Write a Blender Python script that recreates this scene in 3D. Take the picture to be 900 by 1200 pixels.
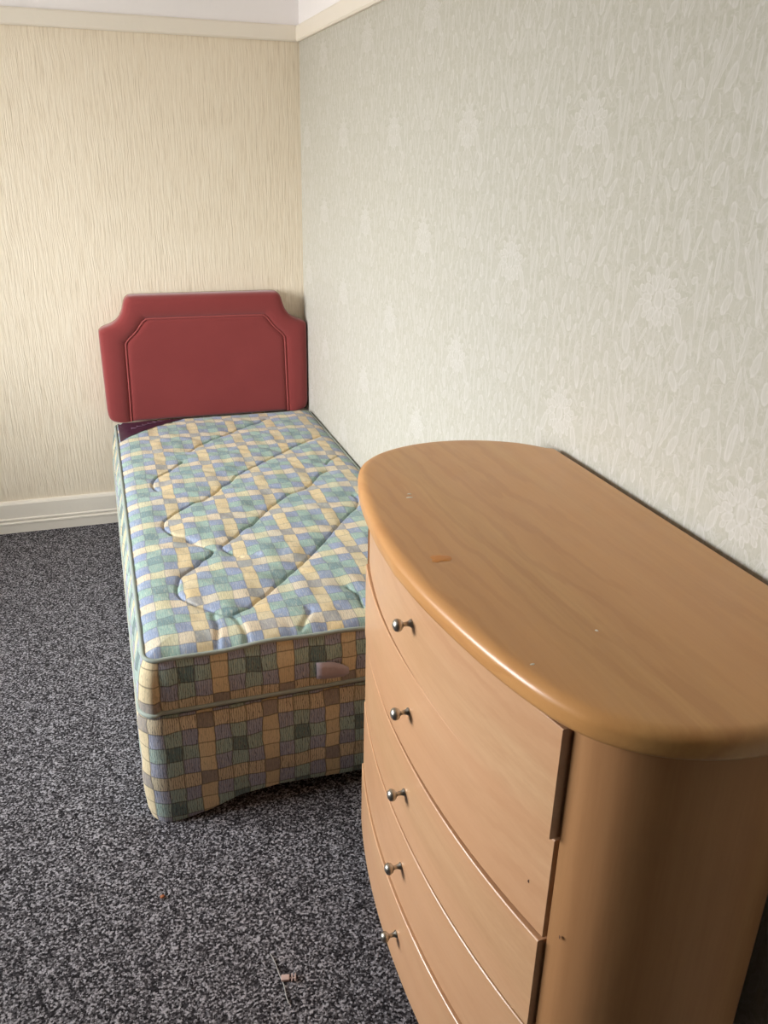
import bpy, bmesh, math, random
import numpy as np
from mathutils import Vector, Matrix
random.seed(4)
for o in list(bpy.data.objects): bpy.data.objects.remove(o, do_unlink=True)
scene = bpy.context.scene
C = scene.collection

# ------------------------------------------------------------------ camera
CAM = (-0.9021, -3.8907, 1.6418); YAW, PITCH, ROLL, FPX = 0.3268, 0.4035, 0.0210, 982.9
cam_data = bpy.data.cameras.new('camera'); cam = bpy.data.objects.new('camera', cam_data); C.objects.link(cam)
fwd = Vector((math.sin(YAW)*math.cos(PITCH), math.cos(YAW)*math.cos(PITCH), -math.sin(PITCH)))
rgt = Vector((math.cos(YAW), -math.sin(YAW), 0)); upv = rgt.cross(fwd)
r2 = rgt*math.cos(ROLL) + upv*math.sin(ROLL); u2 = -rgt*math.sin(ROLL) + upv*math.cos(ROLL)
cam.matrix_world = Matrix(((r2.x, u2.x, -fwd.x, CAM[0]), (r2.y, u2.y, -fwd.y, CAM[1]), (r2.z, u2.z, -fwd.z, CAM[2]), (0, 0, 0, 1)))
cam_data.sensor_fit = 'VERTICAL'; cam_data.sensor_height = 36.0; cam_data.lens = FPX*36.0/1200.0
cam_data.clip_start = 0.02
scene.camera = cam

# ------------------------------------------------------------------ room size, daylight, exposure
LX, RX, BY, FY, CZ = -3.30, 0.0, 0.0, -6.40, 2.50         # left, right, back (headboard) and rear walls, ceiling
WY0, WY1, WZ0, WZ1 = -2.30, -0.70, 0.85, 2.32             # window opening in the left wall
world = bpy.data.worlds.new('overcast_sky'); scene.world = world; world.use_nodes = True
wn = world.node_tree; wn.nodes.clear()
wo = wn.nodes.new('ShaderNodeOutputWorld'); wb = wn.nodes.new('ShaderNodeBackground')
tc = wn.nodes.new('ShaderNodeTexCoord'); sx = wn.nodes.new('ShaderNodeSeparateXYZ'); cr = wn.nodes.new('ShaderNodeValToRGB')
mr = wn.nodes.new('ShaderNodeMapRange'); mr.inputs[1].default_value = -1; mr.inputs[2].default_value = 1
wn.links.new(tc.outputs['Generated'], sx.inputs[0]); wn.links.new(sx.outputs[2], mr.inputs[0]); wn.links.new(mr.outputs[0], cr.inputs[0])
cr.color_ramp.elements[0].position = 0.47; cr.color_ramp.elements[0].color = (0.33, 0.32, 0.30, 1)   # ground outside
cr.color_ramp.elements[1].position = 0.53; cr.color_ramp.elements[1].color = (0.93, 0.97, 1.0, 1)    # bright overcast sky
wn.links.new(cr.outputs[0], wb.inputs[0]); wb.inputs[1].default_value = 38.0
wn.links.new(wb.outputs[0], wo.inputs[0])
pl = bpy.data.lights.new('window_portal', 'AREA'); pl.shape = 'RECTANGLE'; pl.size = WZ1-WZ0; pl.size_y = WY1-WY0
pl.cycles.is_portal = True
plo = bpy.data.objects.new('window_portal', pl); C.objects.link(plo)
plo.location = (LX-0.16, (WY0+WY1)/2, (WZ0+WZ1)/2); plo.rotation_euler = (0, -math.pi/2, 0)
vs = scene.view_settings
vs.view_transform = 'Standard'; vs.look = 'None'; vs.gamma = 1.0; vs.use_curve_mapping = False; vs.exposure = 0.0

# ------------------------------------------------------------------ node helper
class N:
    def __init__(s, name):
        s.m = bpy.data.materials.new(name); s.m.use_nodes = True; s.t = s.m.node_tree; s.t.nodes.clear()
        s.out = s.t.nodes.new('ShaderNodeOutputMaterial'); s.b = s.t.nodes.new('ShaderNodeBsdfPrincipled')
        s.t.links.new(s.b.outputs[0], s.out.inputs[0])
    def n(s, kind, **kw):
        x = s.t.nodes.new('ShaderNode'+kind)
        for k, v in kw.items(): setattr(x, k, v)
        return x
    def set(s, sock, v):
        if isinstance(v, bpy.types.NodeSocket): s.t.links.new(v, sock)
        elif v is not None: sock.default_value = v
    def math(s, op, a, b=None, c=None):
        x = s.n('Math', operation=op)
        for i, v in enumerate((a, b, c)):
            if v is not None: s.set(x.inputs[i], v)
        return x.outputs[0]
    def obj(s): return s.n('TexCoord').outputs['Object']
    def uv(s): return s.n('UVMap', uv_map='UVMap').outputs[0]
    def mapping(s, v, loc=(0,0,0), rot=(0,0,0), scale=(1,1,1), kind='POINT'):
        x = s.n('Mapping', vector_type=kind); s.set(x.inputs[0], v)
        x.inputs[1].default_value = loc; x.inputs[2].default_value = rot; x.inputs[3].default_value = scale
        return x.outputs[0]
    def noise(s, v, scale, detail=3, rough=.5, dist=0):
        x = s.n('TexNoise'); s.set(x.inputs['Vector'], v); x.inputs['Scale'].default_value = scale
        x.inputs['Detail'].default_value = detail; x.inputs['Roughness'].default_value = rough; x.inputs['Distortion'].default_value = dist
        return x.outputs['Fac']
    def ramp(s, f, stops, interp='LINEAR'):
        x = s.n('ValToRGB'); s.set(x.inputs[0], f); r = x.color_ramp; r.interpolation = interp
        while len(r.elements) < len(stops): r.elements.new(0.5)
        for e, (p, c) in zip(r.elements, stops):
            e.position = p; e.color = tuple(c)+(1,) if len(c) == 3 else c
        return x.outputs[0]
    def mix(s, f, a, b, mode='MIX'):
        x = s.n('Mix', data_type='RGBA', blend_type=mode)
        s.set(x.inputs[0], f)
        for i, v in ((6, a), (7, b)):
            if isinstance(v, tuple) and len(v) == 3: v = v+(1,)
            s.set(x.inputs[i], v)
        return x.outputs[2]
    def sep(s, v):
        x = s.n('SeparateXYZ'); s.set(x.inputs[0], v); return x.outputs
    def comb(s, a, b, c=0.0):
        x = s.n('CombineXYZ')
        for i, v in enumerate((a, b, c)): s.set(x.inputs[i], v)
        return x.outputs[0]
    def bump(s, h, dist, strength=1.0):
        x = s.n('Bump'); x.inputs['Strength'].default_value = strength; x.inputs['Distance'].default_value = dist
        s.set(x.inputs['Height'], h); s.set(s.b.inputs['Normal'], x.outputs[0])
    def fin(s, col=None, rough=None, spec=None, metal=None, sheen=None):
        if isinstance(col, tuple) and len(col) == 3: col = col+(1,)
        s.set(s.b.inputs['Base Color'], col); s.set(s.b.inputs['Roughness'], rough)
        s.set(s.b.inputs['Specular IOR Level'], spec); s.set(s.b.inputs['Metallic'], metal); s.set(s.b.inputs['Sheen Weight'], sheen)
        return s.m

def lin(r, g, b):
    f = lambda c: (c/255/12.92) if c/255 <= .04045 else ((c/255+.055)/1.055)**2.4
    return (f(r), f(g), f(b))

# ------------------------------------------------------------------ materials
def mat_paint(name, col, rough=.45, dirt=.06):
    m = N(name); o = m.obj()
    f = m.noise(o, 9, 4, .6)
    c = m.mix(m.math('MULTIPLY', f, dirt*2), col, tuple(x*.72 for x in col))
    m.bump(m.noise(o, 60, 3), .0006)
    return m.fin(c, rough, .35)

def mat_ribbed():
    m = N('cream_ribbed_wallpaper'); o = m.obj()
    wob = m.noise(m.mapping(o, scale=(9, 9, 7)), 1, 2)
    x, y, z = m.sep(o)
    xx = m.math('ADD', x, m.math('MULTIPLY', wob, .016))
    v = m.comb(m.math('MULTIPLY', xx, 150), m.math('MULTIPLY', y, 150), m.math('MULTIPLY', z, 7))
    a = m.noise(v, 1, 2, .55)
    v2 = m.comb(m.math('MULTIPLY', xx, 330), m.math('MULTIPLY', y, 330), m.math('MULTIPLY', z, 22))
    b = m.noise(v2, 1, 2, .5)
    h = m.math('ADD', a, m.math('MULTIPLY', b, .35))
    c = m.ramp(h, [(.42, lin(214, 198, 174)), (.62, lin(232, 217, 194)), (.85, lin(238, 225, 204))])
    big = m.noise(o, 2.2, 3)
    c = m.mix(m.math('MULTIPLY', big, .16), c, lin(206, 186, 156))
    m.bump(h, .0022, .75)
    return m.fin(c, .7, .2)

def mat_damask():
    m = N('pale_green_damask_wallpaper'); o = m.obj()
    x, y, z = m.sep(o)
    PY, PZ = .2825, .56
    yy = m.math('DIVIDE', m.math('ADD', y, 2.376 + PY/2), PY)
    col = m.math('FLOOR', yy)
    par = m.math('MODULO', m.math('ABSOLUTE', col), 2.0)
    u = m.math('MULTIPLY', m.math('ABSOLUTE', m.math('SUBTRACT', m.math('FRACT', yy), .5)), PY)        # 0 .. .141, mirrored
    zz = m.math('ADD', m.math('DIVIDE', m.math('SUBTRACT', z, 1.698), PZ), m.math('ADD', m.math('MULTIPLY', par, .5), .5))
    v = m.math('MULTIPLY', m.math('SUBTRACT', m.math('FRACT', m.math('ADD', zz, 8)), .5), PZ)            # -.28 .. .28
    # a hand-drawn wobble of the outlines
    wob = m.noise(o, 55, 2)
    u = m.math('ADD', u, m.math('MULTIPLY', m.math('SUBTRACT', wob, .5), .008))
    v = m.math('ADD', v, m.math('MULTIPLY', m.math('SUBTRACT', m.noise(m.mapping(o, loc=(0, 3.3, 1.7)), 55, 2), .5), .008))
    E = []  # u, v, half width, half height, angle(deg)
    for k in range(7):                                   # flower petals round the centre
        a = math.radians(90 - k*30)
        E.append((.033*math.cos(a), .030*math.sin(a)+.004, .0095, .015, math.degrees(a)-90)); E.append((.050*math.cos(a+.26), .045*math.sin(a+.26)+.006, .007, .010, math.degrees(a+.26)-90))
    E += [(0, .004, .017, .017, 0), (0, .070, .010, .014, 0),
          (.050, .105, .012, .034, 10), (.036, .140, .006, .030, -14), (.078, .100, .005, .030, -18),
          (0, -.055, .0035, .022, 0), (0, -.078, .012, .014, 0), (.014, -.080, .004, .015, -35),
          (.030, -.105, .005, .026, 12), (.044, -.112, .004, .024, -16), (.018, -.115, .0035, .024, 28), (0, -.130, .003, .040, 0),
          (.062, -.030, .014, .028, 24), (.080, -.075, .018, .030, -12), (.070, -.120, .012, .020, 40), (.100, -.105, .007, .022, -38),
          (.098, .010, .004, .045, 8), (.112, .035, .004, .050, -10), (.124, -.020, .0045, .060, 0), (.086, .048, .010, .006, 30),
          (.135, .075, .006, .030, 0), (.118, .125, .012, .018, 12), (.135, -.125, .010, .016, 0), (.118, -.160, .005, .026, -24),
          (.060, -.160, .004, .020, 0), (.085, -.165, .004, .022, 14), (.036, -.165, .004, .020, -10),
          (.052, -.225, .006, .055, -8), (.078, -.205, .004, .042, -28), (.066, -.195, .004, .045, -16), (.095, -.225, .013, .024, -30),
          (.030, -.235, .011, .016, 20), (0, -.215, .014, .022, 0), (.016, -.262, .010, .013, 0), (0, -.270, .006, .02, 0),
          (.115, -.255, .010, .020, 25), (.060, .262, .005, .040, 12), (.082, .240, .004, .034, -22), (.100, .205, .010, .022, -34),
          (.030, .230, .009, .022, 18), (0, .195, .012, .018, 0), (.018, .180, .005, .022, -30), (.060, .195, .005, .026, 4),
          (.122, .190, .005, .030, 6), (.0, .245, .008, .014, 0), (.128, .245, .012, .018, 0), (.048, -.180, .007, .009, 0),
          (.012, .045, .003, .018, -15), (.024, .062, .003, .016, -40), (.058, .010, .003, .020, -60), (.056, .050, .003, .018, 40), (.070, .070, .003, .020, -8),
          (.020, .100, .003, .026, 6), (.010, .150, .003, .026, -4), (.062, .150, .003, .026, 14), (.092, .160, .003, .026, -6), (.108, .085, .003, .022, 24),
          (.050, -.065, .003, .022, -28), (.030, -.060, .0035, .018, 34), (.100, -.050, .003, .022, 18), (.092, -.140, .003, .018, 4), (.108, -.195, .003, .024, -8),
          (.020, -.190, .003, .020, 22), (.132, -.190, .003, .026, 4), (.040, -.262, .003, .018, -30), (.078, -.260, .003, .018, 18), (.045, .205, .003, .020, -24), (.072, .275, .003, .018, -32),
          (.016, .270, .003, .018, 14), (.108, .255, .003, .022, -18), (.140, .020, .003, .024, 0)]
    dmin = None; dflow = None
    for (a, b, w, h, ang) in E:
        w = w if w < .0055 else .0055+(w-.0055)*.62
        P = m.comb(u, v, 0.0 if dmin is None else dmin)   # the shapes are drawn one after another; z is scaled away
        q = m.mapping(P, loc=(a, b, 0), rot=(0, 0, math.radians(ang)), scale=(w, h, 1e7), kind='TEXTURE')
        L = m.n('VectorMath', operation='LENGTH'); m.set(L.inputs[0], q)
        dmin = L.outputs['Value'] if dmin is None else m.math('MINIMUM', dmin, L.outputs['Value'])
        if (a, b) == (0, .070): dflow = dmin                # the big flower on its own
    mir = m.comb(u, v, m.math('MULTIPLY', par, .0))
    n1 = m.noise(mir, 34, 2, .5, .6); n2 = m.noise(m.mapping(mir, loc=(.37, .11, .5), scale=(1, .55, 1)), 75, 2, .5, .3)
    s1 = m.ramp(m.math('ABSOLUTE', m.math('SUBTRACT', n1, .5)), [(.010, (1,)*3), (.032, (0,)*3)])
    s2 = m.ramp(m.math('ABSOLUTE', m.math('SUBTRACT', n2, .5)), [(.02, (.75,)*3), (.07, (0,)*3)])
    blot = m.ramp(n1, [(.52, (0,)*3), (.58, (.35,)*3)])
    scroll = m.math('MAXIMUM', m.math('MAXIMUM', s1, s2), blot)
    STOPS = [(0.0, (.62,)*3), (.30, (.40,)*3), (.62, (.52,)*3), (.82, (.80,)*3), (.96, (.7,)*3), (1.08, (.0,)*3)]
    fill = m.math('MAXIMUM', m.math('MULTIPLY', m.ramp(dmin, STOPS), .95), m.math('MULTIPLY', m.ramp(dflow, STOPS), 1.05))
    silk = m.noise(m.mapping(o, scale=(260, 260, 26)), 1, 2)
    fill = m.math('MAXIMUM', m.math('MULTIPLY', fill, m.math('ADD', .35, silk)), m.math('MULTIPLY', scroll, .36))
    age = m.noise(o, 1.7, 3)
    base = m.mix(silk, lin(167, 161, 144), lin(184, 179, 163))
    base = m.mix(m.math('MULTIPLY', age, .45), base, lin(182, 180, 170))
    mot = m.mix(silk, lin(208, 202, 198), lin(222, 217, 216))
    c = m.mix(m.math('MULTIPLY', fill, .62), base, mot)
    m.bump(silk, .0004, .4)
    rough = m.math('SUBTRACT', .56, m.math('MULTIPLY', fill, .12))
    return m.fin(c, rough, .35)

def mat_carpet():
    m = N('charcoal_flecked_carpet'); o = m.obj()
    warp = m.mix(.012, o, m.n('TexNoise').outputs['Color'])
    v = m.n('TexVoronoi'); m.set(v.inputs['Vector'], o); v.inputs['Scale'].default_value = 230
    tuft = m.sep(v.outputs['Color'])[0]
    a = m.noise(o, 145, 3, .65)
    b = m.noise(o, 26, 3, .6)
    f = m.math('ADD', m.math('MULTIPLY', tuft, .35), m.math('MULTIPLY', a, .75))
    f = m.math('ADD', f, m.math('MULTIPLY', m.math('SUBTRACT', b, .5), .22))
    c = m.ramp(f, [(.38, lin(32, 30, 32)), (.51, lin(64, 61, 64)), (.61, lin(110, 107, 110)), (.74, lin(180, 176, 181))])
    m.bump(m.math('ADD', a, m.math('MULTIPLY', tuft, .5)), .006, .9)
    return m.fin(c, .95, .1)

def mat_wood(name, axis='y', tone=(1, 1, 1), flame=.2):
    m = N(name); o = m.obj()
    sc = {'y': (24, 1.1, 24), 'z': (24, 24, 1.2)}[axis]
    g = m.noise(m.mapping(o, scale=sc), 1, 4, .55, .2)
    fine = m.noise(m.mapping(o, scale=tuple(s*7 for s in sc)), 1, 3, .6)
    lam = m.noise(m.mapping(o, scale={'y': (9, .25, 9), 'z': (9, 9, .2)}[axis]), 1, 1)
    ca = m.ramp(g, [(.2, lin(192, 146, 104)), (.5, lin(201, 156, 114)), (.8, lin(208, 166, 124))])
    cb = m.mix(m.math('MULTIPLY', m.ramp(fine, [(.35, (1,)*3), (.6, (0,)*3)]), .10), ca, lin(150, 98, 58))
    cc = m.mix(m.ramp(lam, [(.4, (0,)*3), (.6, (.5,)*3)]), cb, lin(204, 152, 112))
    if flame:                                            # cathedral figure
        band = m.ramp(m.noise(m.mapping(o, scale=(8, .9, 5)), 1, 1), [(.46, (0,)*3), (.6, (1,)*3)])
        w = m.n('TexWave', wave_type='RINGS', rings_direction='SPHERICAL')
        m.set(w.inputs['Vector'], m.mapping(o, loc=(.29, 2.55, .0) if axis == 'y' else (0, 0, 0), scale=(5.5, 1.15, 3.0)))
        w.inputs['Scale'].default_value = 3.2; w.inputs['Distortion'].default_value = 5; w.inputs['Detail'].default_value = 3; w.inputs['Detail Scale'].default_value = 1.6
        cc = m.mix(m.math('MULTIPLY', m.ramp(w.outputs['Fac'], [(.60, (0,)*3), (.9, (1,)*3)]), m.math('MULTIPLY', band, flame)), cc, lin(164, 106, 62))
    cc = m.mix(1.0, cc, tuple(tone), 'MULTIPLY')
    m.bump(fine, .0002, .4)
    rr = m.math('ADD', .30, m.math('MULTIPLY', m.noise(o, 14, 4), .14))
    m.b.inputs['Coat Weight'].default_value = .22; m.b.inputs['Coat Roughness'].default_value = .14
    if axis == 'z': m.b.inputs['Coat Weight'].default_value = 0; rr = .55
    return m.fin(cc, rr, .4 if axis == 'y' else .2)

def mat_simple(name, col, rough=.5, metal=0.0, spec=.5, bump=None):
    m = N(name)
    o = m.obj(); c = m.mix(m.math('MULTIPLY', m.noise(o, 40, 3), .25), col, tuple(x*.8 for x in col))
    if bump: m.bump(m.noise(o, bump[0], 3), bump[1])
    return m.fin(c, rough, spec, metal)

def mat_patchwork(name, hatch, light):
    """woven-look print: 4 x 4 cell repeat, uv in repeats"""
    m = N(name); t = m.uv()
    wob = m.n('TexNoise'); m.set(wob.inputs['Vector'], t); wob.inputs['Scale'].default_value = 2.3; wob.inputs['Detail'].default_value = 2
    wadd = m.n('VectorMath', operation='MULTIPLY_ADD'); m.set(wadd.inputs[0], wob.outputs['Color']); wadd.inputs[1].default_value = (.10, .10, 0); m.set(wadd.inputs[2], t)
    off = m.n('VectorMath', operation='SUBTRACT'); m.set(off.inputs[0], wadd.outputs[0]); off.inputs[1].default_value = (.05, .05, 0)
    x, y, _ = m.sep(off.outputs[0])
    X = m.math('MULTIPLY', m.math('FRACT', m.math('ADD', x, 40)), 4.0); Y = m.math('MULTIPLY', m.math('FRACT', m.math('ADD', y, 40)), 4.0)
    i = m.math('FLOOR', X); j = m.math('FLOOR', Y)
    eq = lambda a, k: m.math('COMPARE', a, float(k), .1)
    a, b, c, d = eq(i, 0), eq(j, 0), eq(i, 2), eq(j, 2)
    na, nb = m.math('SUBTRACT', 1, a), m.math('SUBTRACT', 1, b)
    inner = m.math('ADD', m.math('MULTIPLY', b, m.math('ADD', 2, c)), m.math('MULTIPLY', nb, m.math('ADD', 4, m.math('ADD', c, d))))
    code = m.math('ADD', m.math('MULTIPLY', a, nb), m.math('MULTIPLY', na, inner))
    cols = [lin(156, 150, 148), lin(220, 192, 138), lin(222, 200, 168), lin(214, 202, 156), lin(132, 146, 182), lin(140, 172, 160), lin(94, 132, 136)] if light else \
           [lin(156, 146, 138), lin(222, 202, 162), lin(220, 204, 172), lin(214, 200, 168), lin(166, 170, 190), lin(166, 190, 180), lin(104, 130, 130)]
    cells = m.ramp(m.math('DIVIDE', m.math('ADD', code, .5), 7.0), [(k/7, q) for k, q in enumerate(cols)], 'CONSTANT')
    # each printed cell varies a little; brushed strokes inside
    cellid = m.comb(m.math('FLOOR', m.math('MULTIPLY', x, 4)), m.math('FLOOR', m.math('MULTIPLY', y, 4)), 0.0)
    wn_ = m.n('TexWhiteNoise', noise_dimensions='2D'); m.set(wn_.inputs['Vector'], cellid)
    cells = m.mix(m.math('MULTIPLY', wn_.outputs['Value'], .22), cells, lin(150, 176, 176) if light else lin(120, 116, 100))
    st = m.noise(m.mapping(t, scale=(34, 9, 1)), 1, 3, .6, 1.2)
    cells = m.mix(m.math('MULTIPLY', m.ramp(st, [(.50, (0,)*3), (.68, (1,)*3)]), .30), cells, lin(236, 224, 196) if light else lin(206, 182, 140))
    cells = m.mix(m.math('MULTIPLY', m.ramp(st, [(.30, (1,)*3), (.46, (0,)*3)]), .35), cells, lin(86, 96, 116) if light else lin(66, 58, 60))
    # wavy grain hatch
    wv = m.n('TexWave', bands_direction='X'); m.set(wv.inputs['Vector'], m.mapping(t, scale=(1, .35, 1))); wv.inputs['Scale'].default_value = 9.5
    wv.inputs['Distortion'].default_value = 6; wv.inputs['Detail'].default_value = 2; wv.inputs['Detail Scale'].default_value = 2.2
    hl = m.ramp(wv.outputs['Fac'], [(.0, (1,)*3), (.28, (0,)*3)])
    soft = m.mix(a, hl, (0.25,)*3, 'MULTIPLY')
    cells = m.mix(m.math('MULTIPLY', soft, hatch), cells, lin(60, 56, 66))
    # dark drawn line round every cell
    ex = m.math('ABSOLUTE', m.math('SUBTRACT', m.math('FRACT', X), .5)); ey = m.math('ABSOLUTE', m.math('SUBTRACT', m.math('FRACT', Y), .5))
    e = m.math('MAXIMUM', ex, ey)
    cells = m.mix(m.math('MULTIPLY', m.ramp(e, [(.44, (0,)*3), (.485, (1,)*3)]), .42 if light else .6), cells, lin(78, 74, 84) if light else lin(62, 54, 46))
    if light: cells = m.mix(.14, cells, lin(176, 178, 172))
    weave = m.noise(m.mapping(t, scale=(60, 60, 1)), 1, 2)
    m.bump(weave, .001, .35)
    return m.fin(cells, .72, .25, sheen=.15)

def mat_velour():
    m = N('dusky_red_velour'); o = m.obj()
    f = m.noise(o, 7, 3); g = m.noise(o, 420, 2)
    c = m.mix(f, lin(126, 48, 46), lin(138, 57, 54)); c = m.mix(m.math('MULTIPLY', g, .25), c, lin(120, 40, 42))
    m.bump(g, .0006, .4)
    return m.fin(c, .85, .15, sheen=.45)

M = dict(
    ribbed=mat_ribbed(), damask=mat_damask(), carpet=mat_carpet(),
    gloss=mat_paint('cream_white_gloss_paint', lin(238, 228, 213), .32), upper=mat_paint('white_upper_wall_paint', lin(247, 242, 241), .7),
    ceiling=mat_paint('white_ceiling_paint', lin(238, 236, 232), .8), plain=mat_paint('grey_wall_paint', lin(104, 99, 93), .7),
    white=mat_paint('white_window_paint', lin(236, 236, 234), .3),
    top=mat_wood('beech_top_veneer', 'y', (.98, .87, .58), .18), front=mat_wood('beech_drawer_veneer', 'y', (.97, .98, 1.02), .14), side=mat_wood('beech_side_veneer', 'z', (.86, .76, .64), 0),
    inner=mat_wood('beech_carcass_board', 'z', (.55, .45, .36), 0), drawer_in=mat_simple('pale_drawer_lining', lin(170, 120, 80), .6),
    nickel=mat_simple('brushed_nickel', lin(176, 170, 160), .36, 1.0), quilt=mat_patchwork('patchwork_print_quilt', .30, True), border=mat_patchwork('patchwork_print_border', .70, False),
    pipe=mat_simple('green_grey_piping_cord', lin(150, 158, 148), .8, bump=(60, .002)), under=mat_simple('dark_base_lining', lin(28, 26, 25), .9),
    red=mat_velour(), redpipe=mat_simple('red_piping_cord', lin(152, 68, 65), .8), board=mat_simple('chipboard_panel', lin(150, 116, 80), .8, bump=(120, .001)),
    plum=mat_simple('plum_satin_label', lin(58, 26, 48), .45, bump=(300, .0005)), thread=mat_simple('silver_embroidery_thread', lin(128, 96, 118), .5),
    tag=mat_simple('mauve_grey_cotton_tag', lin(176, 160, 164), .8, bump=(90, .002)), tagmark=mat_simple('faded_red_print', lin(150, 104, 108), .8),
    plastic=mat_simple('pinkish_plastic', lin(196, 168, 158), .35), clear=mat_simple('greyish_thread', lin(170, 166, 160), .5), crumb=mat_simple('orange_brown_crumb', lin(170, 104, 66), .8, bump=(200, .002)),
    stain=mat_simple('orange_varnish_stain', lin(204, 126, 40), .3), fleck=mat_simple('white_paint_fleck', lin(228, 216, 196), .6), dent=mat_simple('dark_dent', lin(90, 56, 34), .6),
    castor=mat_simple('black_castor_plastic', lin(24, 24, 24), .4))

def mat_glass():
    m = N('window_glass'); m.t.nodes.remove(m.b)
    tr = m.n('BsdfTransparent'); gl = m.n('BsdfGlossy'); gl.inputs['Roughness'].default_value = .02
    fr = m.n('Fresnel'); fr.inputs[0].default_value = 1.45; mx = m.n('MixShader')
    m.t.links.new(fr.outputs[0], mx.inputs[0]); m.t.links.new(tr.outputs[0], mx.inputs[1]); m.t.links.new(gl.outputs[0], mx.inputs[2]); m.t.links.new(mx.outputs[0], m.out.inputs[0])
    return m.m
M['glass'] = mat_glass()

# ------------------------------------------------------------------ mesh helpers
def link(name, me, mat, parent=None, smooth=False):
    o = bpy.data.objects.new(name, me); C.objects.link(o)
    if mat is not None and not me.materials: me.materials.append(mat)
    if smooth:
        me.polygons.foreach_set('use_smooth', [True]*len(me.polygons))
    if parent: o.parent = parent
    return o
def mesh(name, v, f, mat, parent=None, smooth=False, uv=None):
    me = bpy.data.meshes.new(name); me.from_pydata([tuple(map(float, p)) for p in v], [], [tuple(int(i) for i in q) for q in f]); me.update()
    bm = bmesh.new(); bm.from_mesh(me); bmesh.ops.recalc_face_normals(bm, faces=bm.faces); bm.to_mesh(me); bm.free()
    if uv is not None:
        lay = me.uv_layers.new(name='UVMap')
        idx = np.zeros(len(me.loops), dtype=np.int32); me.loops.foreach_get('vertex_index', idx)
        lay.data.foreach_set('uv', np.asarray(uv, dtype=np.float32)[idx].ravel())
    return link(name, me, mat, parent, smooth)
def bmo(name, bm, mat, parent=None, smooth=False):
    me = bpy.data.meshes.new(name); bmesh.ops.recalc_face_normals(bm, faces=bm.faces); bm.to_mesh(me); bm.free()
    return link(name, me, mat, parent, smooth)
def box(bm, x0, x1, y0, y1, z0, z1, bev=0.0):
    r = bmesh.ops.create_cube(bm, size=1.0); vs_ = r['verts']
    for v in vs_: v.co = Vector(((x0+x1)/2 + v.co.x*(x1-x0), (y0+y1)/2 + v.co.y*(y1-y0), (z0+z1)/2 + v.co.z*(z1-z0)))
    if bev:
        es = list({e for v in vs_ for e in v.link_edges})
        bmesh.ops.bevel(bm, geom=es, offset=bev, segments=2, affect='EDGES', profile=.6)
def boxo(name, x0, x1, y0, y1, z0, z1, mat, parent=None, bev=0.0):
    bm = bmesh.new(); box(bm, x0, x1, y0, y1, z0, z1, bev); return bmo(name, bm, mat, parent)
def extrude_profile(name, prof, a0, a1, place, mat, parent=None):
    """prof: (depth, z) polygon; place(along, depth, z) -> xyz"""
    n = len(prof); v = [place(a0, d, z) for d, z in prof] + [place(a1, d, z) for d, z in prof]
    f = [(i, (i+1) % n, n+(i+1) % n, n+i) for i in range(n)] + [tuple(range(n)), tuple(range(2*n-1, n-1, -1))]
    return mesh(name, v, f, mat, parent)
def tube(name, pts, r, mat, parent=None, closed=False, seg=8):
    pts = [Vector(p) for p in pts]; n = len(pts); v = []; f = []
    prev = None
    for i, p in enumerate(pts):
        a = pts[(i-1) % n] if (closed or i > 0) else p; b = pts[(i+1) % n] if (closed or i < n-1) else p
        t = (b-a).normalized()
        nrm = (prev - t*prev.dot(t)) if prev is not None else t.orthogonal()
        if nrm.length < 1e-6: nrm = t.orthogonal()
        nrm.normalize(); prev = nrm; bi = t.cross(nrm)
        for k in range(seg):
            a_ = 2*math.pi*k/seg; v.append(p + nrm*(r*math.cos(a_)) + bi*(r*math.sin(a_)))
    for i in range(n if closed else n-1):
        for k in range(seg):
            j = (i+1) % n
            f.append((i*seg+k, i*seg+(k+1) % seg, j*seg+(k+1) % seg, j*seg+k))
    if not closed: f += [tuple(range(seg)), tuple(range((n-1)*seg, n*seg))]
    return mesh(name, v, f, mat, parent, True)
def lathe(name, prof, mat, parent=None, seg=24):
    """prof (r, h) along +h = local -x"""
    v = []; f = []
    for r, h in prof:
        for k in range(seg): a = 2*math.pi*k/seg; v.append((-h, r*math.cos(a), r*math.sin(a)))
    for i in range(len(prof)-1):
        for k in range(seg): f.append((i*seg+k, i*seg+(k+1) % seg, (i+1)*seg+(k+1) % seg, (i+1)*seg+k))
    f += [tuple(range(seg)), tuple(range((len(prof)-1)*seg, len(prof)*seg))]
    return mesh(name, v, f, mat, parent, True)
def struct(o): o['kind'] = 'structure'; return o
def tag(o, label, cat, group=None):
    o['label'] = label; o['category'] = cat
    if group: o['group'] = group
    return o
def thing(name, loc, label, cat):
    o = bpy.data.objects.new(name, None); C.objects.link(o); o.location = loc; o.empty_display_size = .1
    return tag(o, label, cat)
def child(o, parent):                                    # meshes are modelled in world coordinates, the Empty stands at the base
    o.parent = parent; o.matrix_parent_inverse = Matrix.Translation(-Vector(parent.location)); return o
def catmull(P, n=8, closed=False):
    P = [np.array(p, float) for p in P]; out = []; N_ = len(P)
    for i in range(N_ if closed else N_-1):
        g = lambda k: P[k % N_] if closed else P[max(0, min(N_-1, k))]
        p0, p1, p2, p3 = g(i-1), g(i), g(i+1), g(i+2)
        for k in range(n):
            t = k/n
            out.append(.5*((2*p1)+(-p0+p2)*t+(2*p0-5*p1+4*p2-p3)*t*t+(-p0+3*p1-3*p2+p3)*t**3))
    if not closed: out.append(P[-1])
    return out

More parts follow.
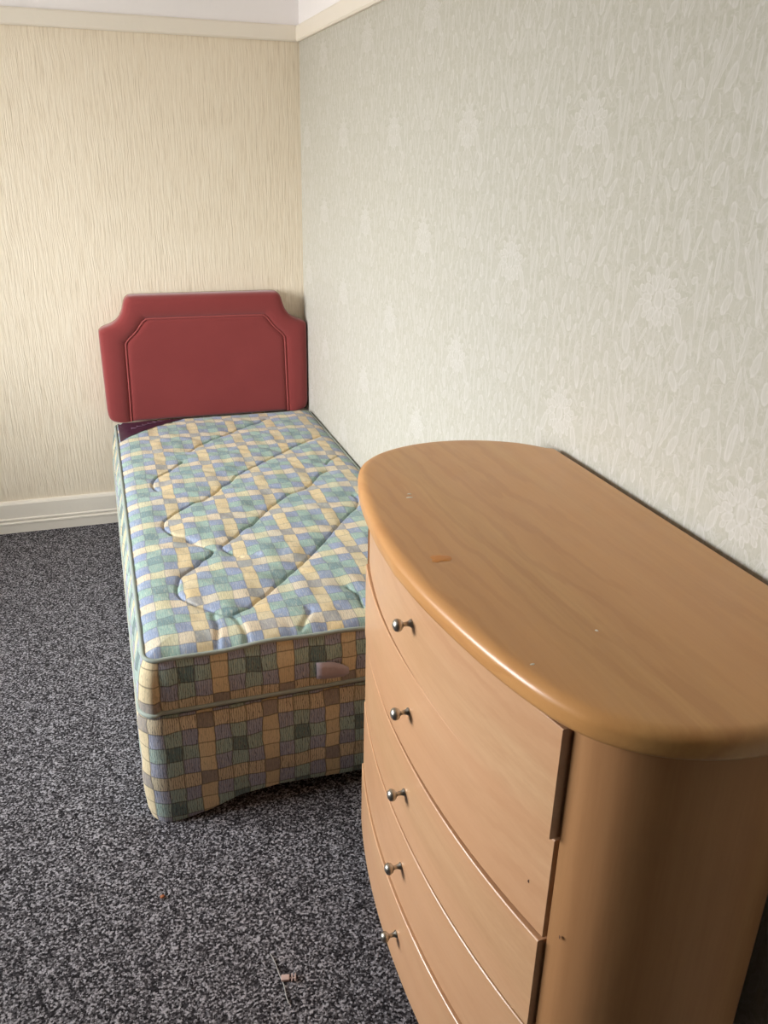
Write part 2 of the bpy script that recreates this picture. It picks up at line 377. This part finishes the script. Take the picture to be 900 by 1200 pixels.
# ------------------------------------------------------------------ the room
T = .15
RAIL0, RAIL1 = 2.062, 2.122
struct(boxo('floor', LX-T, RX+T, FY-T, BY+T, -.1, 0, M['carpet']))
struct(boxo('ceiling', LX-T, RX+T, FY-T, BY+T, CZ, CZ+.1, M['ceiling']))
def wall(name, x0, x1, y0, y1, mlow):
    w = struct(boxo(name, x0, x1, y0, y1, 0, RAIL0+.03, mlow))
    boxo('upper_wall', x0, x1, y0, y1, RAIL0+.03, CZ, M['upper'], w)
wall('wall_back', LX-T, RX+T, BY, BY+T, M['ribbed'])
wall('wall_right', RX, RX+T, FY, BY, M['damask'])
wall('wall_rear', LX-T, RX+T, FY-T, FY, M['plain'])
bm = bmesh.new()
box(bm, LX-T, LX, FY, WY0, 0, CZ); box(bm, LX-T, LX, WY1, BY, 0, CZ); box(bm, LX-T, LX, WY0, WY1, 0, WZ0); box(bm, LX-T, LX, WY0, WY1, WZ1, CZ)
struct(bmo('wall_left', bm, M['plain']))
# window in the left wall: frame, mullion, transom, panes, sill
wnd = struct(boxo('window_1', LX-T+.02, LX-T+.07, WY0, WY1, WZ0, WZ0+.05, M['white'], bev=.004))
xs0, xs1 = LX-T+.02, LX-T+.07; ym = (WY0+WY1)/2; zt = WZ0+.95
for (a, b, c, d) in ((WY0, WY1, WZ1-.05, WZ1), (WY0, WY0+.05, WZ0+.05, WZ1-.05), (WY1-.05, WY1, WZ0+.05, WZ1-.05), (ym-.025, ym+.025, WZ0+.05, WZ1-.05)):
    boxo('frame_bar', xs0, xs1, a, b, c, d, M['white'], wnd, .004)
for a, b in ((WY0+.05, ym-.025), (ym+.025, WY1-.05)):
    boxo('glazing_bar', xs0+.006, xs1-.006, a, b, zt, zt+.04, M['white'], wnd, .003)
    boxo('pane', xs0+.022, xs0+.026, a, b, WZ0+.05, zt, M['glass'], wnd); boxo('pane', xs0+.022, xs0+.026, a, b, zt+.04, WZ1-.05, M['glass'], wnd)
boxo('window_sill', LX-T+.07, LX+.05, WY0-.04, WY1+.04, WZ0-.03, WZ0, M['white'], wnd, .006)
# door in the wall behind the camera
dr = struct(boxo('door_1', -2.3, -1.54, FY, FY+.035, 0.005, 1.98, M['white'], bev=.003))
for z0, z1 in ((.18, .85), (1.0, 1.82)):
    for x0 in (-2.2, -1.88): boxo('door_panel', x0, x0+.26, FY+.035, FY+.043, z0, z1, M['white'], dr, .004)
for x0, x1, z0, z1 in ((-2.38, -2.3, 0, 2.05), (-1.54, -1.46, 0, 2.05), (-2.3, -1.54, 1.98, 2.05)): boxo('architrave', x0, x1, FY, FY+.025, z0, z1, M['gloss'], dr, .004)
hd = lathe('door_knob', [(.0, .0), (.024, .0), (.024, .006), (.009, .01), (.009, .03), (.024, .04), (.026, .052), (.015, .064), (.001, .066)], M['nickel'], dr)
hd.rotation_euler = (0, 0, -math.pi/2); hd.location = (-1.6, FY+.035, 1.0)
# skirting boards and picture rails
SK = [(0, 0), (.024, 0), (.024, .040), (.027, .043), (.027, .050), (.021, .054), (.021, .058), (.024, .061), (.024, .067), (.018, .071), (.018, .137), (.013, .146), (.004, .150), (0, .150)]
PR = [(0, RAIL0), (.012, RAIL0), (.017, RAIL0+.006), (.018, RAIL1-.008), (.014, RAIL1-.002), (.008, RAIL1), (0, RAIL1)]
backp = lambda a, d, z: (a, BY-d, z); rightp = lambda a, d, z: (RX-d, a, z); leftp = lambda a, d, z: (LX+d, a, z); rearp = lambda a, d, z: (a, FY+d, z)
for nm, a0, a1, pf in (('baseboard_back', LX, RX, backp), ('baseboard_right', FY, BY-.027, rightp), ('baseboard_left', FY, BY-.027, leftp), ('baseboard_rear', -1.46, RX-.027, rearp)):
    struct(extrude_profile(nm, SK, a0, a1, pf, M['gloss']))
for k, (a0, a1, pf) in enumerate(((LX, RX, backp), (FY, BY-.018, rightp), (LX, RX-.018, rearp))):
    struct(extrude_profile('trim_%d' % (k+1), PR, a0, a1, pf, M['gloss']))

# ------------------------------------------------------------------ chest of drawers (bow front, D-shaped plan)
YC = -2.80
half_top = catmull([(-.020, .415), (-.050, .450), (-.085, .478), (-.150, .508), (-.225, .522), (-.300, .516), (-.370, .490), (-.420, .450), (-.450, .402), (-.472, .335), (-.491, .245), (-.508, .115), (-.5145, 0)], 6)
loop = [(p[0], YC+p[1]) for p in half_top] + [(p[0], YC-p[1]) for p in half_top[-2::-1]]
chest = thing('chest_of_drawers', (-.25, YC, 0), 'beech veneer bow-front chest of five drawers against the damask wall', 'chest')
def bullnose(name, loop, z0, z1, mat):
    n = len(loop); P = [Vector((x, y, 0)) for x, y in loop]
    nr = []
    for i in range(n):
        a, b = P[max(i-1, 0)], P[min(i+1, n-1)]; t = (b-a).normalized(); q = Vector((t.y, -t.x, 0))
        if q.dot(P[i]-Vector((-.2, YC, 0))) < 0: q = -q
        if i in (0, n-1): q = Vector((0, q.y/abs(q.y), 0))
        nr.append(q)
    h = z1-z0; r = .014; rb = .010
    prof = [(.022, z0)]
    for k in range(5): a = math.pi/2*k/4; prof.append((rb-rb*math.sin(a), z0+rb-rb*math.cos(a)))
    for k in range(7): a = math.pi/2*k/6; prof.append((r*1.35*(1-math.cos(a)), z1-r+r*math.sin(a)))
    prof.append((.03, z1))
    v = []; f = []
    for d, z in prof:
        for i in range(n):
            q = P[i]-nr[i]*d; v.append((q.x, q.y, z))
    m_ = len(prof)
    for j in range(m_-1):
        for i in range(n):
            i2 = (i+1) % n
            f.append((j*n+i, j*n+i2, (j+1)*n+i2, (j+1)*n+i))
    f += [tuple(range(n)), tuple(range((m_-1)*n, m_*n))]
    o = mesh(name, v, f, mat, None, True)
    try: o.data.set_sharp_from_angle(angle=math.radians(40))
    except Exception: pass
    return child(o, chest)
top = bullnose('top', loop, 1.036, 1.073, M['top'])
ZB = .172
def slab(name, inner_pts, outer_pts, z0, z1, mat, parent, smooth=True):
    n = len(outer_pts); v = [(x, y, z) for z in (z0, z1) for pts in (outer_pts, inner_pts) for x, y in pts]
    f = []
    for i in range(n-1):
        f += [(i, i+1, 2*n+i+1, 2*n+i), (n+i, n+i+1, 3*n+i+1, 3*n+i), (i, i+1, n+i+1, n+i), (2*n+i, 2*n+i+1, 3*n+i+1, 3*n+i)]
    f += [(0, n, 3*n, 2*n), (n-1, 2*n-1, 4*n-1, 3*n-1)]
    o = mesh(name, v, f, mat, None, smooth)
    try: o.data.set_sharp_from_angle(angle=math.radians(35))
    except Exception: pass
    return o
def inset(pts, d, c=(-.25, YC)):
    out = []
    for i, p in enumerate(pts):
        a = pts[max(0, i-1)]; b = pts[min(len(pts)-1, i+1)]; t = (b[0]-a[0], b[1]-a[1]); L = math.hypot(*t); q = (t[1]/L, -t[0]/L)
        if q[0]*(c[0]-p[0])+q[1]*(c[1]-p[1]) < 0: q = (-q[0], -q[1])
        out.append((p[0]+q[0]*d, p[1]+q[1]*d))
    return out
DE = .400                                                # half width of the drawer fronts
side_half = catmull([(-.429, DE+.004), (-.414, .430), (-.385, .459), (-.340, .482), (-.280, .496), (-.215, .497), (-.150, .475), (-.100, .434), (-.060, .392)], 6)
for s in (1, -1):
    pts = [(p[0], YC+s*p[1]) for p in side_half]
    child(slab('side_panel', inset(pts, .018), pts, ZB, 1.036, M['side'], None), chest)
child(boxo('back_panel', -.066, -.060, YC-.385, YC+.385, ZB, 1.036, M['inner']), chest)
child(boxo('bottom_panel', -.40, -.066, YC-.39, YC+.39, ZB+.002, ZB+.02, M['inner']), chest)
bm = bmesh.new(); box(bm, -.375, -.355, YC-.34, YC+.34, 0, ZB+.002); box(bm, -.355, -.10, YC-.34, YC-.32, 0, ZB+.002); box(bm, -.355, -.10, YC+.32, YC+.34, 0, ZB+.002)
child(bmo('plinth', bm, M['inner']), chest)
front = lambda dy: -.477 + .047*(abs(dy)/DE)**2.1
edges = [1.030, .8585, .6865, .5145, .3425, ZB-.002]     # drawer heights
pull = [(-.003, .012), (.004, .004), (.002, .010), (.004, .011), (.008, .016)]   # how far each stands open at its far and near end
drawer_labels = []
for k in range(5):
    z1, z0 = edges[k]-.002, edges[k+1]+.002
    ys = np.linspace(-DE, DE, 49)
    bv = .0014; pl_ = lambda y: pull[k][0]+(pull[k][1]-pull[k][0])*(.5-.5*y/DE)
    v = []; f = []
    prof = [(.018, z0), (bv, z0), (0, z0+bv), (0, z1-bv), (bv, z1), (.018, z1)]
    for d, z in prof:
        for y in ys: v.append((front(y)+d-pl_(y), YC+y, z))
    n = len(ys); m_ = len(prof)
    for j in range(m_):
        j2 = (j+1) % m_
        for i in range(n-1): f.append((j*n+i, j*n+i+1, j2*n+i+1, j2*n+i))
    f += [tuple(j*n for j in range(m_)), tuple(j*n+n-1 for j in range(m_))]
    # box behind the front
    b0 = len(v); xf, xb = front(DE)+.018-pl_(0), -.10
    bx = [(xf, -DE+.03, z0+.02), (xb, -DE+.03, z0+.02), (xb, DE-.03, z0+.02), (xf, DE-.03, z0+.02)]
    v += [(x, YC+y, z) for x, y, z in bx] + [(x, YC+y, z1-.03) for x, y, z in bx]
    f += [(b0, b0+1, b0+2, b0+3)] + [(b0+i, b0+(i+1) % 4, b0+4+(i+1) % 4, b0+4+i) for i in range(4)]
    dw = mesh('drawer', v, f, M['front'], None, True)
    try: dw.data.set_sharp_from_angle(angle=math.radians(30))
    except Exception: pass
    child(dw, chest)
    kb = lathe('knob', [(.0005, 0), (.0085, 0), (.0085, .0015), (.0062, .004), (.0045, .009), (.0042, .015), (.0060, .0175), (.0100, .0205), (.0122, .0245), (.0122, .0285), (.0100, .0325), (.0055, .0350), (.0005, .0358)], M['nickel'])
    kb.scale = (.9, .88, .88); kb.parent = dw; kb.location = (-.477-pl_(0), YC, (z0+z1)/2+.006)
    kb['label'] = 'small brushed metal knob'
# wear on the top: varnish stain, paint flecks, dent
def fleck(name, x, y, z, rx, ry, mat, parent, seed, plane='z'):
    rnd = random.Random(seed); v = []; n = 12
    for lvl, (s, h) in enumerate(((1, 0.0), (.6, .0006))):
        for i in range(n):
            a = 2*math.pi*i/n; q = s*(.75+.5*rnd.random())
            p = (x+rx*q*math.cos(a), y+ry*q*math.sin(a), z+h) if plane == 'z' else (x-h, y+rx*q*math.cos(a), z+ry*q*math.sin(a))
            v.append(p)
    f = [(i, (i+1) % n, n+(i+1) % n, n+i) for i in range(n)] + [tuple(range(n, 2*n))]
    o = mesh(name, v, f, mat, None); o.parent = parent; o.matrix_parent_inverse = Matrix.Translation(-Vector(chest.location)) if parent == chest else Matrix(); return o
for (x, y, rx, ry, mt, nm) in ((-.4475, -2.823, .017, .013, 'stain', 'stain'), (-.409, -2.578, .006, .003, 'fleck', 'paint_fleck'), (-.404, -2.562, .004, .003, 'fleck', 'paint_fleck'), (-.448, -3.127, .003, .002, 'fleck', 'paint_fleck'), (-.33, -3.08, .002, .0025, 'fleck', 'paint_fleck'), (-.4885, -2.822, .003, .004, 'dent', 'dent')):
    fleck(nm, x, y, 1.0732 if x > -.48 else 1.0705, rx, ry, M[mt], chest, len(nm) + int(abs(y)*100))

fleck('dent', front(.365)-.0042, -3.165, .756, .0016, .0028, M['dent'], chest, 3, 'x')
fleck('dent', -.4222, -3.222, .710, .0016, .0028, M['dent'], chest, 5, 'x')

# ------------------------------------------------------------------ divan base
BX0, BX1, BY0, BY1 = -.922, -.030, -2.092, -.114
PX, PYp, PZp = .1665, .1803, .177
def rrect(x0, x1, y0, y1, r, step=.02, seg=8):
    pts = []
    for cx, cy, a0 in ((x1-r, y0+r, -90), (x1-r, y1-r, 0), (x0+r, y1-r, 90), (x0+r, y0+r, 180)):
        for k in range(seg+1):
            a = math.radians(a0+90*k/seg); pts.append((cx+r*math.cos(a), cy+r*math.sin(a), math.cos(a), math.sin(a)))
    out = []
    for i, p in enumerate(pts):
        q = pts[(i+1) % len(pts)]; L = math.hypot(q[0]-p[0], q[1]-p[1]); n = max(1, int(L/step))
        for k in range(n):
            t = k/n; out.append(tuple(p[j]+(q[j]-p[j])*t for j in range(4)))
    return out
base = thing('divan_base', (-.476, -1.1, 0), 'divan bed base in muted patchwork fabric with sagging hem', 'bed base')
R = rrect(BX0, BX1, BY0, BY1, .06)
def arclen(R):
    s = [0.0]
    for i in range(len(R)): q = R[(i+1) % len(R)]; s.append(s[-1]+math.hypot(q[0]-R[i][0], q[1]-R[i][1]))
    return s
hx = [-.95, -.91, -.87, -.83, -.757, -.68, -.57, -.45, -.377, -.30, -.20, -.12, -.08, 0]
hz = [.006, .006, .003, .004, .020, .046, .056, .051, .047, .046, .040, .015, .004, .004]
rnd = random.Random(11)
nz = 17; v = []; uv = []; f = []
s = arclen(R); iref = min(range(len(R)), key=lambda i: abs(R[i][0]+.755)+10*(R[i][1]-BY0)); s0 = s[iref]
for k in range(nz):
    for i, (x, y, nx, ny) in enumerate(R):
        t = k/(nz-1)
        zb = float(np.interp(x, hx, hz)) if y < BY0+.05 else float(np.interp(y, [BY0+.05, BY0+.16, BY1-.16, BY1-.03], [.006, .03, .03, .006]))
        z = zb+(.338-zb)*t
        b = .005*math.sin(math.pi*t) + .0018*math.sin(x*61+z*19)*(1-abs(2*t-1)) + .0012*math.sin(y*47+z*31)
        if t > .97: b -= .006
        if t < .03: b -= .004
        v.append((x+nx*b, y+ny*b, z)); uv.append(((s[i]-s0)/PX+.125, (z-.134)/PZp+.125))
n = len(R)
for k in range(nz-1):
    for i in range(n): f.append((k*n+i, k*n+(i+1) % n, (k+1)*n+(i+1) % n, (k+1)*n+i))
# turned-in hem
hb = len(v)
for i, (x, y, nx, ny) in enumerate(R): v.append((x-nx*.03, y-ny*.03, v[i][2]+.004)); uv.append(uv[i])
for i in range(n): f.append((i, (i+1) % n, hb+(i+1) % n, hb+i))
f.append(tuple(range((nz-1)*n, nz*n)))
fab = child(mesh('fabric_cover', v, f, M['border'], None, True, uv), base)
try: fab.data.set_sharp_from_angle(angle=math.radians(50))
except Exception: pass
child(boxo('underside_board', BX0+.04, BX1-.04, BY0+.04, BY1-.04, .075, .09, M['under']), base)
for x in (BX0+.12, BX1-.12):
    for y in (BY0+.14, BY1-.14):
        bm = bmesh.new()
        r = bmesh.ops.create_cone(bm, cap_ends=True, segments=16, radius1=.026, radius2=.026, depth=.022, matrix=Matrix.Translation((x, y, .026)) @ Matrix.Rotation(math.pi/2, 4, 'Y'))
        box(bm, x-.016, x+.016, y-.012, y+.012, .052, .076)
        child(bmo('castor', bm, M['castor']), base)

# ------------------------------------------------------------------ mattress
MX0, MX1, MY0, MY1, ZT, ZL = -.893, -.012, -2.088, -.114, .505, .353
Q = [[(-.662,-.722),(-.691,-.772),(-.733,-.825),(-.767,-.862),(-.786,-.91),(-.792,-.96),(-.78,-1.006)],
     [(-.004,-.498),(-.147,-.601),(-.255,-.704),(-.386,-.83),(-.481,-.925),(-.51,-.978),(-.555,-1.032),(-.593,-1.093),(-.628,-1.131),(-.681,-1.169),(-.718,-1.204),(-.75,-1.245),(-.779,-1.291),(-.785,-1.336),(-.775,-1.373),(-.764,-1.399)],
     [(-.72,-1.46),(-.677,-1.52),(-.657,-1.552),(-.668,-1.584),(-.696,-1.606),(-.717,-1.643),(-.763,-1.69),(-.779,-1.739),(-.785,-1.78),(-.779,-1.816),(-.76,-1.854),(-.744,-1.878),(-.724,-1.896),(-.698,-1.927),(-.671,-1.946),(-.643,-1.944),(-.602,-1.916),(-.578,-1.891),(-.539,-1.852),(-.48,-1.781),(-.419,-1.715),(-.38,-1.662),(-.327,-1.594),(-.252,-1.487),(-.188,-1.397),(-.137,-1.334),(-.116,-1.273),(-.12,-1.231)],
     [(-.58,-1.62),(-.604,-1.582),(-.624,-1.546),(-.625,-1.525),(-.594,-1.491),(-.566,-1.455),(-.531,-1.408),(-.503,-1.381),(-.417,-1.256),(-.371,-1.202),(-.331,-1.158),(-.284,-1.136),(-.243,-1.097),(-.188,-1.005),(-.143,-.962),(-.099,-.966)],
     [(-.328,-1.888),(-.314,-1.926),(-.314,-1.96),(-.318,-2.007)],
     [(-.62,-.60),(-.56,-.52),(-.47,-.44),(-.36,-.34),(-.30,-.30),(-.24,-.24)], [(-.05,-.80),(-.11,-.86),(-.13,-.90)],
     [(-.05,-1.62),(-.11,-1.70),(-.19,-1.80),(-.25,-1.86),(-.25,-1.92),(-.20,-1.98)]]
PK = [[(-.659,-1.962),(-.649,-1.994),(-.641,-2.055),(-.642,-2.082)], [(-.707,-1.94),(-.705,-2.0),(-.715,-2.074)], [(-.465,-1.98),(-.461,-1.997),(-.501,-2.067)],
      [(-.604,-1.582),(-.56,-1.60),(-.53,-1.62)], [(-.764,-1.399),(-.73,-1.43),(-.70,-1.47)]]
def pdist(X, Y, lines):
    D = np.full(X.shape, 9.0)
    for L in lines:
        L = catmull(L, 5)
        for a, b in zip(L[:-1], L[1:]):
            d = b-a; l2 = max(d@d, 1e-9); t = np.clip(((X-a[0])*d[0]+(Y-a[1])*d[1])/l2, 0, 1)
            D = np.minimum(D, np.hypot(X-a[0]-t*d[0], Y-a[1]-t*d[1]))
    return D
mat_ = thing('mattress', (-.455, -1.1, ZL), 'quilted patchwork-print mattress in blue, green and cream on the divan', 'mattress')
nx_, ny_ = 300, 660; rc = .035
ys = np.linspace(MY0, MY1, ny_+1); dy = np.minimum(ys-MY0, MY1-ys); cc = np.where(dy < rc, rc-np.sqrt(np.maximum(rc**2-(rc-dy)**2, 0)), 0)
U = np.linspace(0, 1, nx_+1)
X = (MX0+cc)[:, None]+((MX1-MX0)-2*cc)[:, None]*U[None, :]; Y = np.repeat(ys[:, None], nx_+1, 1)
ed = np.minimum(np.minimum(X-MX0, MX1-X), np.minimum(Y-MY0, MY1-Y)); ed = np.maximum(ed, 0)
dq = pdist(X, Y, Q); dp = pdist(X, Y, PK)
edge_wave = lambda x: .0045*np.sin(x*11.0+1.1)+.002*np.sin(x*29.0)
def mat_h(X, Y, ed, dq, dp):
    H = ZT + .016*(1-np.exp(-ed/.022)) + .010*(1-np.exp(-dq/.05))*(1-np.exp(-ed/.05)) - .0065*np.exp(-(dq/.0042)**2)*(1-np.exp(-ed/.03)) - .006*np.exp(-(dp/.008)**2)
    H = H + (.0018*np.sin(X*38+1.3*np.sin(Y*17))*np.sin(Y*33+1.1*np.sin(X*21)) + .0012*np.sin(X*83+Y*47+2*np.sin(Y*29)))*(1-np.exp(-ed/.05))
    H = H + edge_wave(X)*np.exp(-np.maximum(Y-MY0, 0)/.05)
    # gathers running in from the piping
    H = H + .0022*np.sin(np.where(np.minimum(Y-MY0, MY1-Y) < np.minimum(X-MX0, MX1-X), X, Y)*95+2*np.sin(X*31+Y*23))*np.exp(-ed/.035)*(1-np.exp(-ed/.008))
    return H
H = mat_h(X, Y, ed, dq, dp)
v = np.stack([X, Y, H], -1).reshape(-1, 3)
# the print follows the cloth, pulled a little at the quilting
uvq = np.stack([(X+.745)/PX+.125, (Y+.410)/PYp+.125], -1).reshape(-1, 2)
w = nx_+1; I = np.arange(ny_)[:, None]*w+np.arange(nx_)[None, :]
f = np.stack([I, I+1, I+1+w, I+w], -1).reshape(-1, 4)
quilt = child(mesh('quilted_top', v, f, M['quilt'], None, True, uvq), mat_)
# border between the two pipings
R = rrect(MX0, MX1, MY0, MY1, rc); n = len(R); s = arclen(R); iref = min(range(n), key=lambda i: abs(R[i][0]+.714)+10*(R[i][1]-MY0)); s0 = s[iref]
nz = 13; v = []; uv = []; f = []
grow = lambda t: .020*(1-t)
def border_pt(i, t):
    x, y, nx, ny = R[i]
    k = .022 if nx < -.3 else (.008 if nx > .3 else .006)
    b = k*(1-t) + .010*math.sin(math.pi*t)**.8 + .0022*math.sin(s[i]*57+3*math.sin(s[i]*13))*math.sin(math.pi*t) + .0012*math.sin(s[i]*140)*math.sin(math.pi*t)
    if nx > .3: b *= .3
    return (x+nx*b, y+ny*b, ZL+(ZT-ZL)*t + t*t*float(edge_wave(x))*math.exp(-max(y-MY0, 0)/.05))
for k in range(nz):
    for i in range(n):
        p = border_pt(i, k/(nz-1)); v.append(p); uv.append(((s[i]-s0)/PX+.125, (p[2]-.457)/PZp+.125+.5))
for k in range(nz-1):
    for i in range(n): f.append((k*n+i, k*n+(i+1) % n, (k+1)*n+(i+1) % n, (k+1)*n+i))
f.append(tuple(range(n)))
child(mesh('border', v, f, M['border'], None, True, uv), mat_)
def piping(t, off, r, z):
    pts = []
    for i in range(n):
        p = border_pt(i, t); pts.append((p[0]+R[i][2]*off, p[1]+R[i][3]*off, p[2]+z))
    return child(tube('piping', pts, r, M['pipe'], closed=True, seg=8), mat_)
piping(1.0, .001, .0058, .002); piping(0.0, .002, .0062, .003)
# plum corner label with its embroidered marks
def hq(x, y):
    X = np.array([x]); Y = np.array([y]); ed = np.minimum(np.minimum(X-MX0, MX1-X), np.minimum(Y-MY0, MY1-Y)); ed = np.maximum(ed, 0)
    return float(mat_h(X, Y, ed, pdist(X, Y, Q), pdist(X, Y, PK))[0])
v = []; f = []; uvs = 14
A, B_, Cc = np.array((-.884, -.135)), np.array((-.882, -.392)), np.array((-.565, -.130)); idx = {}
for i in range(uvs+1):
    for j in range(uvs+1-i):
        p = A+(B_-A)*i/uvs+(Cc-A)*j/uvs; idx[i, j] = len(v); v.append((p[0], p[1], hq(*p)+.0025))
for i in range(uvs):
    for j in range(uvs-i):
        f.append((idx[i, j], idx[i+1, j], idx[i, j+1]))
        if i+j < uvs-1: f.append((idx[i+1, j], idx[i+1, j+1], idx[i, j+1]))
lab = child(mesh('corner_label', v, f, M['plum'], None, True), mat_); lab['label'] = 'plum satin corner label'
pts = []
for k in range(60):
    t = k/59; x = -.835+.145*t; y = -.262+.088*t + .011*math.sin(t*38) + .004*math.sin(t*71); pts.append((x+.006*math.cos(t*38), y, hq(x, y)+.0045))
em = tube('embroidery', pts, .0014, M['thread'], None, seg=5); em.parent = lab; em.matrix_parent_inverse = Matrix()
# cotton tag on the foot end
prof = [(-.473, .437, .389), (-.455, .436, .385), (-.427, .4305, .381), (-.400, .418, .382), (-.386, .408, .389)]
v = []; f = []
for k, (x, z1, z0) in enumerate(prof):
    for j in range(4):
        z = z0+(z1-z0)*j/3; v.append((x, MY0-.020-.004*math.sin(math.pi*j/3)-.0015*math.sin(k*2.1), z))
for k in range(4):
    for j in range(3): f.append((k*4+j, k*4+4+j, k*4+5+j, k*4+1+j))
tg = mesh('cotton_tag', v, f, M['tag'], None, True); sm = tg.modifiers.new('thick', 'SOLIDIFY'); sm.thickness = .0015; child(tg, mat_); tg['label'] = 'mauve-grey cotton tag'

# ------------------------------------------------------------------ headboard
HC, ZB0 = -.4625, .512
hbd = thing('headboard', (HC, -.05, 0), 'padded dusky red velour headboard with scalloped corners', 'headboard')
outer = catmull([(-.420, ZB0-.004), (-.445, ZB0+.004), (-.457, ZB0+.030), (-.459, .62), (-.459, .76), (-.459, .895), (-.454, .918), (-.438, .930), (-.405, .942), (-.378, .960), (-.360, .985), (-.350, 1.012), (-.342, 1.038), (-.330, 1.055), (-.308, 1.062), (-.22, 1.063), (-.11, 1.063), (0, 1.063)], 4)
inner = catmull([(-.360, ZB0-.004), (-.3595, ZB0+.002), (-.359, ZB0+.030), (-.3565, .62), (-.354, .76), (-.352, .845), (-.351, .856), (-.348, .864), (-.335, .880), (-.315, .898), (-.298, .916), (-.285, .934), (-.272, .950), (-.262, .958), (-.250, .962), (-.18, .963), (-.09, .963), (0, .963)], 4)
out_full = [(HC+p[0], p[1]) for p in outer]+[(HC-p[0], p[1]) for p in outer[-2::-1]]
in_full = [(HC+p[0], p[1]) for p in inner]+[(HC-p[0], p[1]) for p in inner[-2::-1]]
n = len(out_full); YBK = -.028
prof = [(0.0, 0.0), (-.004, .012), (-.002, .028), (.02, .040), (.07, .050), (.18, .0565), (.40, .060), (.65, .0595), (.85, .057), (.96, .051), (1.0, .047)]
v = []; f = []
for t, d in prof:
    for (a, b), (c, e) in zip(out_full, in_full): v.append((a+(c-a)*t, YBK-d, b+(e-b)*t))
m_ = len(prof)
for j in range(m_-1):
    for i in range(n-1): f.append((j*n+i, j*n+i+1, (j+1)*n+i+1, (j+1)*n+i))
f += [tuple(j*n for j in range(m_)), tuple(j*n+n-1 for j in range(m_))]
child(mesh('padded_border', v, f, M['red'], None, True), hbd)
# inner cushion: scaled copies of the inner outline towards a centre line
v = []; f = []; cx, cz = HC, .72
IP = np.array(in_full); cl = np.concatenate([[0], np.cumsum(np.hypot(*np.diff(IP, axis=0).T))]); tt = np.linspace(0, cl[-1], 120)
IP = [(float(np.interp(t, cl, IP[:, 0])), float(np.interp(t, cl, IP[:, 1]))) for t in tt]
zb_ = IP[0][1]; IP += [(float(IP[-1][0]+(IP[0][0]-IP[-1][0])*k/40), zb_) for k in range(1, 40)]
n_ = len(IP)
prof = [(1.0, .046), (.988, .0505), (.970, .0540), (.945, .0560), (.915, .0566), (.905, .0566)]
for sc, d in prof:
    for a, b in IP: v.append((cx+(a-cx)*sc, YBK-d, cz+(b-cz)*sc))
for j in range(len(prof)-1):
    for i in range(n_): f.append((j*n_+i, j*n_+(i+1) % n_, (j+1)*n_+(i+1) % n_, (j+1)*n_+i))
f.append(tuple(range((len(prof)-1)*n_, len(prof)*n_)))
child(mesh('inner_panel', v, f, M['red'], None, True), hbd)
child(tube('piping', [(a, YBK-.0515, b) for a, b in in_full], .0040, M['redpipe'], seg=8), hbd)
v = [(a, YBK, b) for a, b in out_full]+[(a, YBK+.012, b) for a, b in out_full]
f = [tuple(range(n)), tuple(range(n, 2*n))]+[(i, (i+1) % n, n+(i+1) % n, n+i) for i in range(n)]
child(mesh('backing_board', v, f, M['board']), hbd)
for x in (HC-.22, HC+.22): child(boxo('strut', x-.025, x+.025, -.062, -.034, .0, ZB0+.012, M['board']), hbd)

# ------------------------------------------------------------------ bits lying on the carpet
def local(o, loc): o.location = loc; return o
clip = thing('curtain_hook', (-.672, -2.631, .0), 'tiny pinkish plastic curtain hook lying on the carpet', 'hook')
bm = bmesh.new(); box(bm, -.014, .004, -.007, .007, .001, .008, .002)
bo = bmo('body', bm, M['plastic']); bo.parent = clip
for k, x in enumerate((.009, .016)):
    r = tube('loop', [(x+.003*math.sin(a)*.3, .0085*math.cos(a), .0055+.0035*math.sin(a)) for a in np.linspace(0, 2*math.pi, 16, endpoint=False)], .0011, M['plastic'], closed=True, seg=6); r.parent = clip
br = bmesh.new(); box(br, .003, .018, -.0015, .0015, .002, .004); b2 = bmo('bridge', br, M['plastic']); b2.parent = clip
clip.rotation_euler = (0, 0, math.radians(-12))
tag(tube('loose_thread', [tuple(p) for p in catmull([(-.696, -2.560, .003), (-.690, -2.585, .002), (-.688, -2.612, .003), (-.683, -2.645, .002), (-.684, -2.672, .003), (-.681, -2.690, .002)], 5)], .0011, M['clear'], seg=5), 'thin grey loose thread on the carpet passing the curtain hook', 'thread')
bm = bmesh.new(); bmesh.ops.create_icosphere(bm, subdivisions=2, radius=.005)
for q in bm.verts: q.co *= .8+.5*random.random(); q.co.z *= .6
for q in bm.verts: q.co += Vector((-.911, -2.33, .0035))
tag(bmo('crumb', bm, M['crumb'], None, True), 'orange-brown crumb on the open carpet near the bed corner', 'crumb')
